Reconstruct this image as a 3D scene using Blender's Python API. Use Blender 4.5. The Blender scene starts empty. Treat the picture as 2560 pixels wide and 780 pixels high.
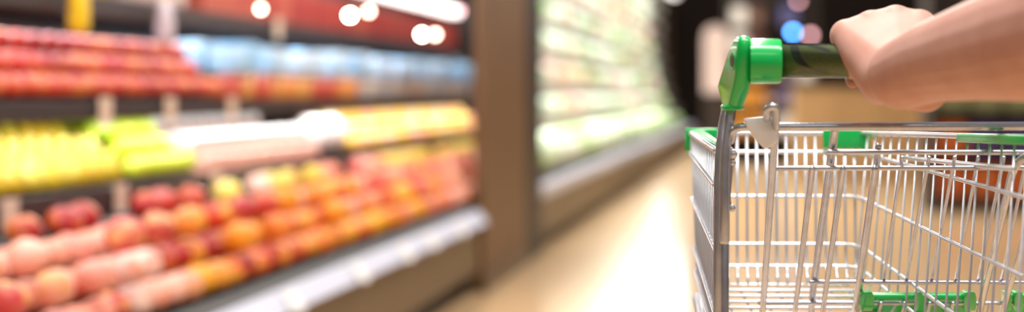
import bpy, bmesh, math, random
from mathutils import Vector, Matrix, noise
random.seed(7)
C = bpy.context.scene.collection
PI = math.pi
# ------------------------------------------------------------------ camera model
F, CX, CY, E = 3800.0, 1745.0, 235.0, 1.05      # focal length and vanishing point in pixels of the 2560x780 frame, eye height
def W(px, py, Y):
    return Vector(((px - CX) / F * Y, Y, E - (py - CY) / F * Y))
# aisle frame: local x = along the aisle (v), local y = into the case (u)
AT = math.radians(2.73)
AQ = Vector((-math.cos(AT), math.sin(AT), 0)) * 1.528
S = 1.4615                                      # distances along the aisle
D = 1.46                                        # distance of the push bar
AROT = PI / 2 - AT
AM = Matrix.Translation(AQ) @ Matrix.Rotation(AROT, 4, 'Z')
def A(v, u, z):
    return AM @ Vector((v, u, z))

# ------------------------------------------------------------------ materials
def new_mat(name):
    m = bpy.data.materials.new(name); m.use_nodes = True
    nt = m.node_tree
    return m, nt, nt.nodes['Principled BSDF']
def plain(name, col, rough=0.5, metal=0.0, spec=0.5, coat=0.0, bump=0.0, bscale=200, var=0.0, vscale=20):
    m, nt, b = new_mat(name)
    b.inputs['Base Color'].default_value = (*col, 1)
    b.inputs['Roughness'].default_value = rough
    b.inputs['Metallic'].default_value = metal
    b.inputs['Specular IOR Level'].default_value = spec
    b.inputs['Coat Weight'].default_value = coat
    b.inputs['Coat Roughness'].default_value = 0.08
    if bump or var:
        tc = nt.nodes.new('ShaderNodeTexCoord')
        nz = nt.nodes.new('ShaderNodeTexNoise'); nz.inputs['Scale'].default_value = bscale if bump else vscale
        nz.inputs['Detail'].default_value = 4
        nt.links.new(tc.outputs['Object'], nz.inputs['Vector'])
        if bump:
            bp = nt.nodes.new('ShaderNodeBump'); bp.inputs['Strength'].default_value = bump; bp.inputs['Distance'].default_value = 0.001
            nt.links.new(nz.outputs['Fac'], bp.inputs['Height']); nt.links.new(bp.outputs['Normal'], b.inputs['Normal'])
        if var:
            n2 = nt.nodes.new('ShaderNodeTexNoise'); n2.inputs['Scale'].default_value = vscale; n2.inputs['Detail'].default_value = 3
            nt.links.new(tc.outputs['Object'], n2.inputs['Vector'])
            rp = nt.nodes.new('ShaderNodeValToRGB')
            rp.color_ramp.elements[0].position = 0.3; rp.color_ramp.elements[1].position = 0.7
            rp.color_ramp.elements[0].color = (*[max(0, c * (1 - var)) for c in col], 1)
            rp.color_ramp.elements[1].color = (*[min(1, c * (1 + var)) for c in col], 1)
            nt.links.new(n2.outputs['Fac'], rp.inputs['Fac']); nt.links.new(rp.outputs['Color'], b.inputs['Base Color'])
    return m
def fruit_mat(name, cols, rough=0.35, blush=None):
    """skin colour picked per fruit from a ramp, with a patchy blush of a second colour"""
    m, nt, b = new_mat(name)
    oi = nt.nodes.new('ShaderNodeObjectInfo')
    rp = nt.nodes.new('ShaderNodeValToRGB'); rp.color_ramp.interpolation = 'CONSTANT'
    el = rp.color_ramp.elements
    for i, c in enumerate(cols):
        e = el[i] if i < 2 else el.new(i / len(cols))
        e.position = i / len(cols); e.color = (*c, 1)
    nt.links.new(oi.outputs['Random'], rp.inputs['Fac'])
    out = rp.outputs['Color']
    if blush:
        tc = nt.nodes.new('ShaderNodeTexCoord')
        ad = nt.nodes.new('ShaderNodeVectorMath'); ad.operation = 'ADD'
        sc = nt.nodes.new('ShaderNodeVectorMath'); sc.operation = 'SCALE'; sc.inputs['Scale'].default_value = 17
        cb = nt.nodes.new('ShaderNodeCombineXYZ')
        nt.links.new(oi.outputs['Random'], cb.inputs[0]); nt.links.new(oi.outputs['Random'], cb.inputs[1])
        nt.links.new(cb.outputs[0], sc.inputs[0]); nt.links.new(tc.outputs['Object'], ad.inputs[0]); nt.links.new(sc.outputs[0], ad.inputs[1])
        nz = nt.nodes.new('ShaderNodeTexNoise'); nz.inputs['Scale'].default_value = 14; nz.inputs['Detail'].default_value = 1
        nt.links.new(ad.outputs[0], nz.inputs['Vector'])
        r2 = nt.nodes.new('ShaderNodeValToRGB'); r2.color_ramp.elements[0].position = 0.48; r2.color_ramp.elements[1].position = 0.66
        nt.links.new(nz.outputs['Fac'], r2.inputs['Fac'])
        mx = nt.nodes.new('ShaderNodeMix'); mx.data_type = 'RGBA'
        nt.links.new(r2.outputs['Color'], mx.inputs['Factor']); nt.links.new(out, mx.inputs['A']); mx.inputs['B'].default_value = (*blush, 1)
        out = mx.outputs['Result']
    nt.links.new(out, b.inputs['Base Color'])
    b.inputs['Roughness'].default_value = rough
    return m
def emit(name, col, s):
    m, nt, b = new_mat(name)
    b.inputs['Base Color'].default_value = (*col, 1)
    b.inputs['Emission Color'].default_value = (*col, 1); b.inputs['Emission Strength'].default_value = s
    return m

M = {}
M['chrome'] = plain('polished_steel', (0.51, 0.515, 0.57), 0.17, 0.72, bump=0.10, bscale=260, var=0.10, vscale=60)
M['zinc'] = plain('zinc_wire', (0.68, 0.685, 0.73), 0.26, 0.65, bump=0.08, bscale=300)
M['green'] = plain('green_plastic', (0.004, 0.46, 0.085), 0.25, coat=0.3, bump=0.03, bscale=500)
M['white_plastic'] = plain('white_plastic', (0.82, 0.82, 0.83), 0.35)
M['black_hole'] = plain('dark_screw', (0.03, 0.02, 0.015), 0.4)
M['rubber'] = plain('grey_rubber', (0.08, 0.08, 0.085), 0.6)
M['olive'] = plain('olive_printed_sleeve', (0.15, 0.19, 0.05), 0.45, var=0.15, vscale=400)
M['mark'] = plain('dark_print', (0.055, 0.062, 0.045), 0.5)
def clear_mat():
    m, nt, b = new_mat('clear_plastic')
    nt.nodes.remove(b)
    tr = nt.nodes.new('ShaderNodeBsdfTransparent'); gl = nt.nodes.new('ShaderNodeBsdfGlossy'); gl.inputs['Roughness'].default_value = 0.03
    fr = nt.nodes.new('ShaderNodeFresnel'); fr.inputs['IOR'].default_value = 1.5
    mx = nt.nodes.new('ShaderNodeMixShader')
    nt.links.new(fr.outputs[0], mx.inputs[0]); nt.links.new(tr.outputs[0], mx.inputs[1]); nt.links.new(gl.outputs[0], mx.inputs[2])
    nt.links.new(mx.outputs[0], nt.nodes['Material Output'].inputs['Surface'])
    return m
M['clear'] = clear_mat()
def skin_mat():
    m, nt, b = new_mat('skin')
    tc = nt.nodes.new('ShaderNodeTexCoord')
    n1 = nt.nodes.new('ShaderNodeTexNoise'); n1.inputs['Scale'].default_value = 28; n1.inputs['Detail'].default_value = 4
    nt.links.new(tc.outputs['Object'], n1.inputs['Vector'])
    rp = nt.nodes.new('ShaderNodeValToRGB'); rp.color_ramp.elements[0].position = 0.3; rp.color_ramp.elements[1].position = 0.72
    rp.color_ramp.elements[0].color = (0.50, 0.245, 0.185, 1); rp.color_ramp.elements[1].color = (0.57, 0.305, 0.24, 1)
    nt.links.new(n1.outputs['Fac'], rp.inputs['Fac']); nt.links.new(rp.outputs['Color'], b.inputs['Base Color'])
    n2 = nt.nodes.new('ShaderNodeTexVoronoi'); n2.inputs['Scale'].default_value = 900
    nt.links.new(tc.outputs['Object'], n2.inputs['Vector'])
    bp = nt.nodes.new('ShaderNodeBump'); bp.inputs['Strength'].default_value = 0.05; bp.inputs['Distance'].default_value = 0.0005
    nt.links.new(n2.outputs['Distance'], bp.inputs['Height']); nt.links.new(bp.outputs['Normal'], b.inputs['Normal'])
    b.inputs['Roughness'].default_value = 0.5
    b.inputs['Subsurface Weight'].default_value = 0.25; b.inputs['Subsurface Radius'].default_value = (1.0, 0.3, 0.15)
    b.inputs['Subsurface Scale'].default_value = 0.008
    return m
M['skin'] = skin_mat()
def floor_mat():
    m, nt, b = new_mat('polished_tan_floor')
    tc = nt.nodes.new('ShaderNodeTexCoord')
    br = nt.nodes.new('ShaderNodeTexBrick'); br.offset = 0.0; br.inputs['Scale'].default_value = 1.0
    br.inputs['Brick Width'].default_value = 0.6; br.inputs['Row Height'].default_value = 0.6; br.inputs['Mortar Size'].default_value = 0.002
    br.inputs['Color1'].default_value = (0.80, 0.54, 0.30, 1); br.inputs['Color2'].default_value = (0.78, 0.52, 0.28, 1); br.inputs['Mortar'].default_value = (0.70, 0.46, 0.25, 1)
    nt.links.new(tc.outputs['Object'], br.inputs['Vector']); nt.links.new(br.outputs['Color'], b.inputs['Base Color'])
    b.inputs['Roughness'].default_value = 0.16; b.inputs['Specular IOR Level'].default_value = 0.6
    return m
M['floor'] = floor_mat()
M['brown'] = plain('brown_laminate', (0.135, 0.068, 0.026), 0.5, var=0.10, vscale=5)
M['olive_brown'] = plain('olive_brown_panel', (0.105, 0.066, 0.028), 0.4, var=0.08, vscale=4)
M['black'] = plain('black_trim', (0.012, 0.009, 0.008), 0.5)
M['dark_shelf'] = plain('dark_plum_shelf', (0.024, 0.015, 0.018), 0.5)
M['case_back'] = plain('case_back', (0.060, 0.035, 0.030), 0.6)
M['case_back_light'] = plain('case_back_grey', (0.34, 0.36, 0.32), 0.5)
M['case_edge'] = plain('case_shelf_edge', (0.42, 0.38, 0.34), 0.4)
M['rail'] = plain('lilac_price_rail', (0.60, 0.63, 0.78), 0.35)
M['card_white'] = plain('white_card', (0.85, 0.84, 0.84), 0.5)
M['card_beige'] = plain('beige_card', (0.60, 0.46, 0.36), 0.6)
M['wall'] = plain('wall_paint', (0.16, 0.11, 0.075), 0.8)
M['wall_dark'] = plain('dark_wall', (0.030, 0.018, 0.012), 0.8)
M['tan_wood'] = plain('tan_wood', (0.50, 0.30, 0.13), 0.5, var=0.12, vscale=6)
M['led'] = emit('led_diffuser', (1.0, 0.93, 0.88), 4.0)
M['bulb'] = emit('warm_bulb', (1.0, 0.82, 0.62), 70.0)
M['bulb_dim'] = emit('dim_warm_bulb', (1.0, 0.68, 0.52), 24.0)
M['bulb_blue'] = emit('blue_bulb', (0.08, 0.34, 1.0), 26.0)
M['bulb_pink'] = emit('pink_bulb', (0.9, 0.45, 0.48), 7.0)
M['bulb_grey'] = emit('indicator_lens', (0.9, 0.82, 0.78), 36.0)  # emission stands in for a specular glint on the shelf edge
M['red_apple'] = fruit_mat('red_apple_skin', [(0.40, 0.010, 0.012), (0.50, 0.025, 0.015), (0.52, 0.06, 0.02), (0.34, 0.006, 0.015)], 0.35, (0.62, 0.16, 0.03))
M['nectarine'] = fruit_mat('nectarine_skin', [(0.72, 0.12, 0.10), (0.46, 0.03, 0.035), (0.82, 0.34, 0.25), (0.62, 0.07, 0.07), (0.78, 0.24, 0.18)], 0.4, (0.80, 0.36, 0.14))
M['peach'] = fruit_mat('peach_skin', [(0.86, 0.46, 0.36), (0.80, 0.30, 0.23), (0.88, 0.62, 0.54)], 0.5, (0.85, 0.30, 0.20))
M['orange'] = fruit_mat('orange_skin', [(0.80, 0.27, 0.01), (0.85, 0.38, 0.015), (0.78, 0.20, 0.02)], 0.4)
M['ripe_apple'] = fruit_mat('red_orange_apple_skin', [(0.66, 0.06, 0.02), (0.72, 0.14, 0.03), (0.75, 0.24, 0.03)], 0.35, (0.85, 0.45, 0.05))
M['yellow_apple'] = fruit_mat('yellow_apple_skin', [(0.82, 0.58, 0.04), (0.80, 0.64, 0.12), (0.76, 0.48, 0.04)], 0.35, (0.85, 0.40, 0.06))
M['pear'] = fruit_mat('yellow_pear_skin', [(0.66, 0.53, 0.03), (0.60, 0.42, 0.02), (0.70, 0.60, 0.08)], 0.35, (0.48, 0.36, 0.02))
M['lime'] = fruit_mat('green_apple_skin', [(0.48, 0.60, 0.02), (0.40, 0.55, 0.02), (0.55, 0.62, 0.04)], 0.3)
M['lettuce'] = fruit_mat('lettuce_leaf', [(0.26, 0.48, 0.12), (0.45, 0.65, 0.25), (0.62, 0.74, 0.42), (0.20, 0.36, 0.08)], 0.45, (0.70, 0.78, 0.50))
M['cabbage'] = fruit_mat('white_cabbage_leaf', [(0.72, 0.76, 0.62), (0.80, 0.82, 0.74), (0.70, 0.78, 0.60)], 0.45)
M['film'] = plain('white_wrap_film', (0.86, 0.85, 0.86), 0.22)
M['pink_film'] = plain('salmon_wrap_film', (0.72, 0.40, 0.33), 0.25)
M['pink_tray'] = plain('salmon_pink_tray', (0.66, 0.30, 0.23), 0.45)
M['pack'] = fruit_mat('produce_pack_film', [(0.84, 0.80, 0.74), (0.80, 0.30, 0.26), (0.82, 0.84, 0.70), (0.70, 0.36, 0.12), (0.62, 0.80, 0.62), (0.60, 0.10, 0.06), (0.30, 0.50, 0.16)], 0.3)
M['tub'] = fruit_mat('orange_tub', [(0.60, 0.17, 0.02), (0.55, 0.10, 0.03), (0.62, 0.26, 0.05), (0.45, 0.05, 0.02)], 0.4)
M['pale_tub'] = fruit_mat('pale_tub', [(0.42, 0.33, 0.27), (0.50, 0.42, 0.37), (0.46, 0.22, 0.12), (0.36, 0.32, 0.32)], 0.4)
M['tub_lid'] = plain('tub_lid', (0.52, 0.46, 0.50), 0.4)
M['blue_box'] = fruit_mat('blue_carton', [(0.28, 0.52, 0.78), (0.45, 0.66, 0.86), (0.62, 0.76, 0.90)], 0.4)
M['blue_band'] = plain('blue_carton_band', (0.20, 0.42, 0.66), 0.4)
M['red_box'] = fruit_mat('red_carton', [(0.36, 0.035, 0.025), (0.42, 0.08, 0.05), (0.32, 0.02, 0.02)], 0.5)
M['yellow_bag'] = plain('yellow_bag', (0.70, 0.45, 0.01), 0.35, var=0.15, vscale=30)
M['pink_bag'] = plain('pale_pink_bag', (0.60, 0.44, 0.40), 0.4)
M['lilac_bag'] = plain('lilac_bag', (0.50, 0.43, 0.50), 0.4)
M['goods'] = fruit_mat('mixed_cartons', [(0.35, 0.05, 0.04), (0.08, 0.10, 0.30), (0.45, 0.40, 0.36), (0.42, 0.16, 0.03), (0.10, 0.03, 0.02), (0.22, 0.14, 0.07)], 0.5)
M['goods_purple'] = plain('purple_carton', (0.06, 0.03, 0.13), 0.5)
M['goods_orange'] = plain('orange_carton', (0.48, 0.10, 0.012), 0.5)
M['goods_green'] = plain('grey_green_carton', (0.22, 0.22, 0.10), 0.5)
M['goods_amber'] = plain('amber_carton', (0.55, 0.22, 0.02), 0.5)
M['goods_pink'] = plain('pale_pink_panel', (0.80, 0.62, 0.57), 0.5)
M['stripe'] = plain('carton_stripe', (0.70, 0.66, 0.60), 0.5)

# ------------------------------------------------------------------ object helpers
def obj(name, bm, mat, parent=None, smooth=True, world=None):
    me = bpy.data.meshes.new(name)
    bmesh.ops.recalc_face_normals(bm, faces=bm.faces)
    bm.to_mesh(me); bm.free()
    if smooth:
        for p in me.polygons: p.use_smooth = True
    me.materials.append(mat)
    o = bpy.data.objects.new(name, me); C.objects.link(o)
    if parent is not None: o.parent = parent
    if world is not None: o.matrix_world = world
    return o
def tag(o, label=None, cat=None, group=None, kind=None):
    if label: o['label'] = label
    if cat: o['category'] = cat
    if group: o['group'] = group
    if kind: o['kind'] = kind
    return o
def empty(name, loc=(0, 0, 0), rz=0.0):
    o = bpy.data.objects.new(name, None); C.objects.link(o)
    o.location = loc; o.rotation_euler = (0, 0, rz); o.empty_display_size = 0.05
    return o
def dup(root, label=None):
    r = root.copy(); C.objects.link(r)
    if label: r['label'] = label
    for ch in root.children:
        c = ch.copy(); C.objects.link(c); c.parent = r
        for g in ch.children:
            d = g.copy(); C.objects.link(d); d.parent = c
    return r
def box(bm, lo, hi, bev=0.0, seg=2):
    x0, y0, z0 = lo; x1, y1, z1 = hi
    vs = [bm.verts.new(p) for p in ((x0, y0, z0), (x1, y0, z0), (x1, y1, z0), (x0, y1, z0), (x0, y0, z1), (x1, y0, z1), (x1, y1, z1), (x0, y1, z1))]
    fs = [bm.faces.new([vs[i] for i in f]) for f in ((0, 3, 2, 1), (4, 5, 6, 7), (0, 1, 5, 4), (1, 2, 6, 5), (2, 3, 7, 6), (3, 0, 4, 7))]
    if bev > 0:
        es = list({e for f in fs for e in f.edges})
        bmesh.ops.bevel(bm, geom=es, offset=bev, segments=seg, affect='EDGES', profile=0.5)
def prism(bm, pts, d, bev=0.0):
    """extrude a closed polygon (list of Vector) by vector d"""
    a = [bm.verts.new(p) for p in pts]; b = [bm.verts.new(p + d) for p in pts]
    n = len(pts); fs = [bm.faces.new(a), bm.faces.new(list(reversed(b)))]
    for i in range(n):
        fs.append(bm.faces.new((a[i], b[i], b[(i + 1) % n], a[(i + 1) % n])))
    if bev > 0:
        bmesh.ops.recalc_face_normals(bm, faces=fs)
        es = list({e for f in fs for e in f.edges})
        bmesh.ops.bevel(bm, geom=es, offset=bev, segments=3, affect='EDGES', profile=0.5)
def fillet(pts, r, n=6):
    pts = [Vector(p) for p in pts]; out = [pts[0]]
    for i in range(1, len(pts) - 1):
        p = pts[i]; a = pts[i - 1] - p; b = pts[i + 1] - p
        k = min(r, a.length * 0.49, b.length * 0.49)
        s, e = p + a.normalized() * k, p + b.normalized() * k
        for j in range(n + 1):
            t = j / n
            out.append(s * (1 - t) ** 2 + p * 2 * t * (1 - t) + e * t * t)
    out.append(pts[-1]); return out
def tube(bm, pts, r, seg=12, bend=0.0, dome=True):
    pts = fillet(pts, bend) if bend else [Vector(p) for p in pts]
    n = len(pts); up = None; rings = []
    for i, p in enumerate(pts):
        t = (pts[min(i + 1, n - 1)] - pts[max(i - 1, 0)]).normalized()
        if up is None:
            up = t.orthogonal().normalized()
        up = (up - t * up.dot(t)).normalized(); sd = t.cross(up)
        def ring(c, rr): return [bm.verts.new(c + (up * math.cos(2 * PI * k / seg) + sd * math.sin(2 * PI * k / seg)) * rr) for k in range(seg)]
        if dome and i == 0:
            rings.append(ring(p - t * r * 0.55, r * 0.55)); rings.append(ring(p - t * r * 0.3, r * 0.87))
        rings.append(ring(p, r))
        if dome and i == n - 1:
            rings.append(ring(p + t * r * 0.3, r * 0.87)); rings.append(ring(p + t * r * 0.55, r * 0.55))
    for a, b in zip(rings, rings[1:]):
        for k in range(seg):
            bm.faces.new((a[k], a[(k + 1) % seg], b[(k + 1) % seg], b[k]))
    bm.faces.new(rings[0]); bm.faces.new(list(reversed(rings[-1])))
def lathe(bm, prof, seg=16, M4=None):
    rings = []
    for r, z in prof:
        if r < 1e-5: rings.append([bm.verts.new((0, 0, z))])
        else: rings.append([bm.verts.new((r * math.cos(2 * PI * k / seg), r * math.sin(2 * PI * k / seg), z)) for k in range(seg)])
    vs = [v for q in rings for v in q]
    for a, b in zip(rings, rings[1:]):
        for k in range(seg):
            q = [a[k % len(a)], a[(k + 1) % len(a)], b[(k + 1) % len(b)], b[k % len(b)]]
            q = list(dict.fromkeys(q))
            if len(q) > 2: bm.faces.new(q)
    if M4 is not None: bmesh.ops.transform(bm, matrix=M4, verts=vs)
def ball(bm, c, r, seg=12):
    bmesh.ops.create_uvsphere(bm, u_segments=seg, v_segments=max(6, seg * 2 // 3), radius=r, matrix=Matrix.Translation(c))
def B(): return bmesh.new()

# ------------------------------------------------------------------ setting
b = B(); box(b, (-5.0, -3.0, -0.1), (9.0, 45.0, 0.0)); tag(obj('floor', b, M['floor'], smooth=False), kind='structure')
b = B(); box(b, (-3.0, 1.30, 0), (44.5, 1.42, 3.4)); tag(obj('wall_left', b, M['wall'], smooth=False, world=AM), kind='structure')
b = B(); box(b, (-1.2, 43.0, 0), (8.55, 43.15, 6.0)); tag(obj('wall_back', b, M['wall_dark'], smooth=False), kind='structure')
b = B(); box(b, (8.6, -3.0, 0), (8.75, 43.15, 3.4)); tag(obj('wall_right', b, M['wall'], smooth=False), kind='structure')
# clad pillar between the two display cases, and the black end wall of the far case
b = B(); box(b, (5.43 * S, -0.02, 0.0), (6.40 * S, 0.035, 3.2), 0.004); tag(obj('pillar', b, M['brown'], world=AM, smooth=False), kind='structure')
b = B(); box(b, (5.42 * S, -0.035, 0.0), (6.395 * S, -0.021, 0.09), 0.004); tag(obj('baseboard_pillar', b, M['olive_brown'], world=AM, smooth=False), kind='structure')

# ------------------------------------------------------------------ near produce case
V0, V1, V2 = 1.55 * S, 5.425 * S, 7.25 * S
case = empty('produce_display_case', AQ, AROT)
tag(case, 'long dark produce case in front of the brown pillar, heaped with apples and peaches', 'display case')
b = B(); box(b, (V0, 0.0, 0.12), (V1, 0.05, 0.365), 0.004); obj('front_panel', b, M['olive_brown'], case, False)
b = B(); box(b, (V0, 0.09, 0.0), (V1, 0.13, 0.12)); obj('kick_plate', b, M['black'], case, False)
b = B(); prism(b, [Vector((V0, -0.045, 0.375)), Vector((V0, -0.035, 0.368)), Vector((V0, 0.012, 0.435)), Vector((V0, 0.004, 0.442))], Vector((V1 - V0, 0, 0))); obj('price_rail', b, M['rail'], case, False)
b = B(); prism(b, [Vector((V0, 0.006, 0.445)), Vector((V0, 0.02, 0.37)), Vector((V0, 0.05, 0.37)), Vector((V0, 0.05, 0.47)), Vector((V0, 0.035, 0.475))], Vector((V1 - V0, 0, 0))); obj('front_bumper', b, M['black'], case, False)
b = B()
prism(b, [Vector((V0, 0.052, 0.395)), Vector((V0, 0.052, 0.42)), Vector((V0, 0.44, 0.688)), Vector((V0, 0.44, 0.663))], Vector((V1 - V0, 0, 0)))
prism(b, [Vector((V1, 0.06, 0.400)), Vector((V1, 0.06, 0.4255)), Vector((V1, 0.44, 0.688)), Vector((V1, 0.44, 0.663))], Vector((V2 - V1, 0, 0)))
obj('sloping_tray', b, M['black'], case, False)
for z, u0, lip in ((0.762, 0.45, 0.088), (1.018, 0.50, 0.045), (1.345, 0.58, 0.05)):
    b = B(); box(b, (V0, u0, z - 0.03), (V2, 1.0, z), 0.003); s = obj('shelf', b, M['dark_shelf'], case, False)
    b = B(); box(b, (V0, u0 - 0.012, z - lip), (V2, u0 - 0.001, z + 0.012), 0.003); obj('shelf_lip', b, M['dark_shelf'], s, False)
b = B(); box(b, (V0, 1.002, 0.0), (V2, 1.04, 2.1)); obj('back_panel', b, M['case_back'], case, False)
b = B(); box(b, (V0, 0.14, 2.0), (V2, 1.0, 2.1), 0.01); obj('canopy', b, M['brown'], case, False)
b = B(); box(b, (3.5 * S, 0.64, 1.60), (V2 - 0.02, 0.72, 1.65), 0.006); obj('light_tube', b, M['led'], case, False)['label'] = 'white glowing light tube'
# ------------------------------------------------------------------ far chilled case
G0, G1 = 6.42 * S, 20.5 * S
ch = empty('chilled_vegetable_case', AQ, AROT)
tag(ch, 'bright chilled vegetable case running away beyond the brown pillar', 'display case')
b = B(); box(b, (G0, -0.02, 0.0), (G0 + 0.60, 0.036, 3.1), 0.004); obj('end_post', b, M['black'], ch, False)
GD = V2 + 0.01
b = B(); box(b, (GD, 0.14, 0.0), (GD + 0.03, 1.0, 3.1), 0.003); obj('end_wall', b, M['black'], ch, False)
b = B(); box(b, (G0 + 0.60, 0.0, 0.10), (G1, 0.05, 0.345), 0.004); obj('front_panel', b, M['olive_brown'], ch, False)
b = B(); box(b, (G0 + 0.60, 0.08, 0.0), (G1, 0.12, 0.10)); obj('kick_plate', b, M['black'], ch, False)
b = B(); box(b, (G0 + 0.60, -0.012, 0.35), (G1, 0.05, 0.44), 0.01); obj('price_rail', b, M['rail'], ch, False)
b = B(); prism(b, [Vector((GD + 0.04, 0.052, 0.40)), Vector((GD + 0.04, 0.052, 0.44)), Vector((GD + 0.04, 0.75, 0.58)), Vector((GD + 0.04, 0.75, 0.54))], Vector((G1 - GD - 0.04, 0, 0))); obj('sloping_tray', b, M['dark_shelf'], ch, False)
for z, u0 in ((0.80, 0.30), (1.10, 0.40), (1.40, 0.48), (1.72, 0.55), (2.04, 0.6), (2.36, 0.6), (2.68, 0.6)):
    b = B(); box(b, (GD + 0.04, u0, z - 0.025), (G1, 0.96, z), 0.003); s = obj('shelf', b, M['case_back_light'], ch, False)
    b = B(); box(b, (GD + 0.04, u0 - 0.012, z - 0.04), (G1, u0 - 0.001, z + 0.01), 0.003); obj('shelf_lip', b, M['case_edge'], s, False)
b = B(); box(b, (GD + 0.04, 0.965, 0.0), (G1, 1.0, 3.1)); obj('back_panel', b, M['case_back_light'], ch, False)
b = B(); box(b, (GD + 0.04, 0.25, 3.02), (G1, 0.96, 3.1), 0.01); obj('canopy', b, M['case_back_light'], ch, False)
b = B(); box(b, (GD + 0.1, 0.30, 2.975), (G1 - 0.1, 0.42, 3.01), 0.006); obj('light_tube', b, M['led'], ch, False)

# ------------------------------------------------------------------ produce meshes
def apple_bm(r=0.042, flat=0.92, dimple=0.25, jitter=0.0):
    b = B(); prof = []
    for i in range(15):
        t = PI * i / 12
        rr = r * math.sin(t) * (1.0 + 0.08 * math.cos(t)); z = -r * flat * math.cos(t)
        if i >= 10: z -= r * dimple * ((i - 9) / 3.0) ** 2
        if i <= 1: z += r * 0.14 * (2 - i) / 2
        prof.append((rr, z))
    lathe(b, prof, 18)
    lathe(b, [(0.0, r * 0.5), (r * 0.05, r * 0.52), (r * 0.04, r * 0.92), (0.0, r * 0.95)], 6)
    return b
def peach_bm(r=0.043):
    b = B(); lathe(b, [(r * math.sin(PI * i / 12), -r * 0.95 * math.cos(PI * i / 12) - (r * 0.16 * ((i - 9) / 3.0) if i > 9 else 0)) for i in range(15)], 20)
    for v in b.verts:                                  # the seam down one side
        a = math.atan2(v.co.y, v.co.x)
        k = math.exp(-(a / 0.28) ** 2) * 0.10
        v.co.x *= 1 - k; v.co.y *= 1 - k
    return b
def pear_bm(r=0.041):
    b = B(); pf = [(0, -0.95), (0.45, -0.92), (0.82, -0.68), (1.0, -0.25), (0.97, 0.15), (0.78, 0.58), (0.55, 0.95), (0.40, 1.25), (0.22, 1.42), (0.0, 1.46)]
    lathe(b, [(x * r, z * r) for x, z in pf], 16)
    lathe(b, [(0, r * 1.40), (r * 0.06, r * 1.42), (r * 0.05, r * 1.75), (0, r * 1.78)], 6)
    return b
def leafy_bm(r=0.085, amp=0.30, sc=26, flat=0.85, seed=0.0):
    b = B(); bmesh.ops.create_icosphere(b, subdivisions=4, radius=r)
    for v in b.verts:
        n = noise.noise(v.co * sc + Vector((seed, 0, 0))); n2 = noise.noise(v.co * sc * 2.7)
        v.co *= 1 + amp * (abs(n) - 0.2) + amp * 0.35 * n2
        v.co.z *= flat
    return b
def mesh_of(name, bm, mat):
    o = obj(name, bm, mat); me = o.data; bpy.data.objects.remove(o); return me
ME = {
    'red_apple': mesh_of('red_apple', apple_bm(0.0445), M['red_apple']),
    'ripe_apple': mesh_of('ripe_apple', apple_bm(0.0500), M['ripe_apple']),
    'nectarine': mesh_of('nectarine', peach_bm(0.0525), M['nectarine']),
    'peach': mesh_of('peach', peach_bm(0.0530), M['peach']),
    'orange': mesh_of('orange', peach_bm(0.0525), M['orange']),
    'yellow_apple': mesh_of('yellow_apple', apple_bm(0.0445), M['yellow_apple']),
    'pear': mesh_of('pear', pear_bm(0.043), M['pear']),
    'green_apple': mesh_of('green_apple', apple_bm(0.0445), M['lime']),
    'lettuce': mesh_of('lettuce', leafy_bm(), M['lettuce']),
    'cabbage': mesh_of('cabbage', leafy_bm(0.085, 0.14, 14, 0.92, 5), M['cabbage']),
    'cauliflower': mesh_of('cauliflower', leafy_bm(0.095, 0.10, 55, 0.85, 9), M['film']),
}
def put(kind, v, u, z, label, cat, group, tilt=0.5, s=1.0, name=None):
    o = bpy.data.objects.new(name or kind, ME[kind]); C.objects.link(o)
    o.location = A(v, u, z)
    o.rotation_euler = (random.uniform(-tilt, tilt), random.uniform(-tilt, tilt), random.uniform(0, 6.28))
    o.scale = (s, s, s)
    return tag(o, label, cat, group)
# bottom tray: rows climbing the slope (u .09..; the slope rises .54 per metre)
def tray_z(u): return 0.42 + (u - 0.052) * 0.6907
TXT = {
    'nectarine': ('rosy nectarine heaped in the sloping bottom tray nearest the camera', 'nectarine', 'nectarines at the near end of the tray'),
    'peach': ('pale pink peach among the red fruit in the sloping bottom tray', 'peach', 'pale peaches in the bottom tray'),
    'red_apple': ('deep red apple in the sloping bottom tray below the green apples', 'apple', 'deep red apples in the bottom tray'),
    'ripe_apple': ('red and orange apple in the middle of the sloping bottom tray', 'apple', 'red orange apples in the bottom tray'),
    'orange': ('bright orange among the apples of the sloping bottom tray', 'orange', 'oranges in the bottom tray'),
    'yellow_apple': ('yellow apple along the upper edge of the sloping bottom tray', 'apple', 'yellow apples in the bottom tray'),
}
PINK = ('coral pink nectarine in the bottom tray close to the brown pillar', 'nectarine', 'nectarines next to the pillar')
def tray_kind(v, i):
    q = random.random(); v = v / S
    if v < 2.35: return 'nectarine' if q < 0.72 else 'peach'
    if v < 2.85: return ('peach' if q < 0.60 else 'nectarine') if i < 3 else 'red_apple'
    if v < 3.55: return ('ripe_apple' if q < 0.65 else 'orange' if q < 0.8 else 'red_apple') if i < 2 else ('red_apple' if q < 0.65 else 'ripe_apple')
    if v < 4.35:
        if i < 1: return 'orange' if q < 0.5 else 'ripe_apple'
        if i < 3: return 'ripe_apple' if q < 0.65 else 'orange' if q < .85 else 'peach'
        return 'yellow_apple' if q < 0.45 else 'peach' if q < .75 else 'orange'
    if i >= 3 and v > 5.0: return 'yellow_apple'
    if v < 5.0 and i < 1 and q < 0.4: return 'orange'
    return 'coral' if q < 0.85 else 'peach'
NX, NZ, PR = -0.568, 0.823, 0.0540        # normal of the tray, height of a fruit's centre above it
def tray_put(v, d, hgt, i):
    k = tray_kind(v, i); t = PINK if k == 'coral' else TXT[k]
    u = 0.052 + d * NZ + NX * hgt; z = 0.42 + d * 0.568 + NZ * hgt
    near = 0.88 if v < 2.6 * S else 1.0
    put('nectarine' if k == 'coral' else k, v, u, z, *t, tilt=0.35, s=near * (1.12 if k in ('red_apple', 'yellow_apple') else random.uniform(0.92, 1.0)))
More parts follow.
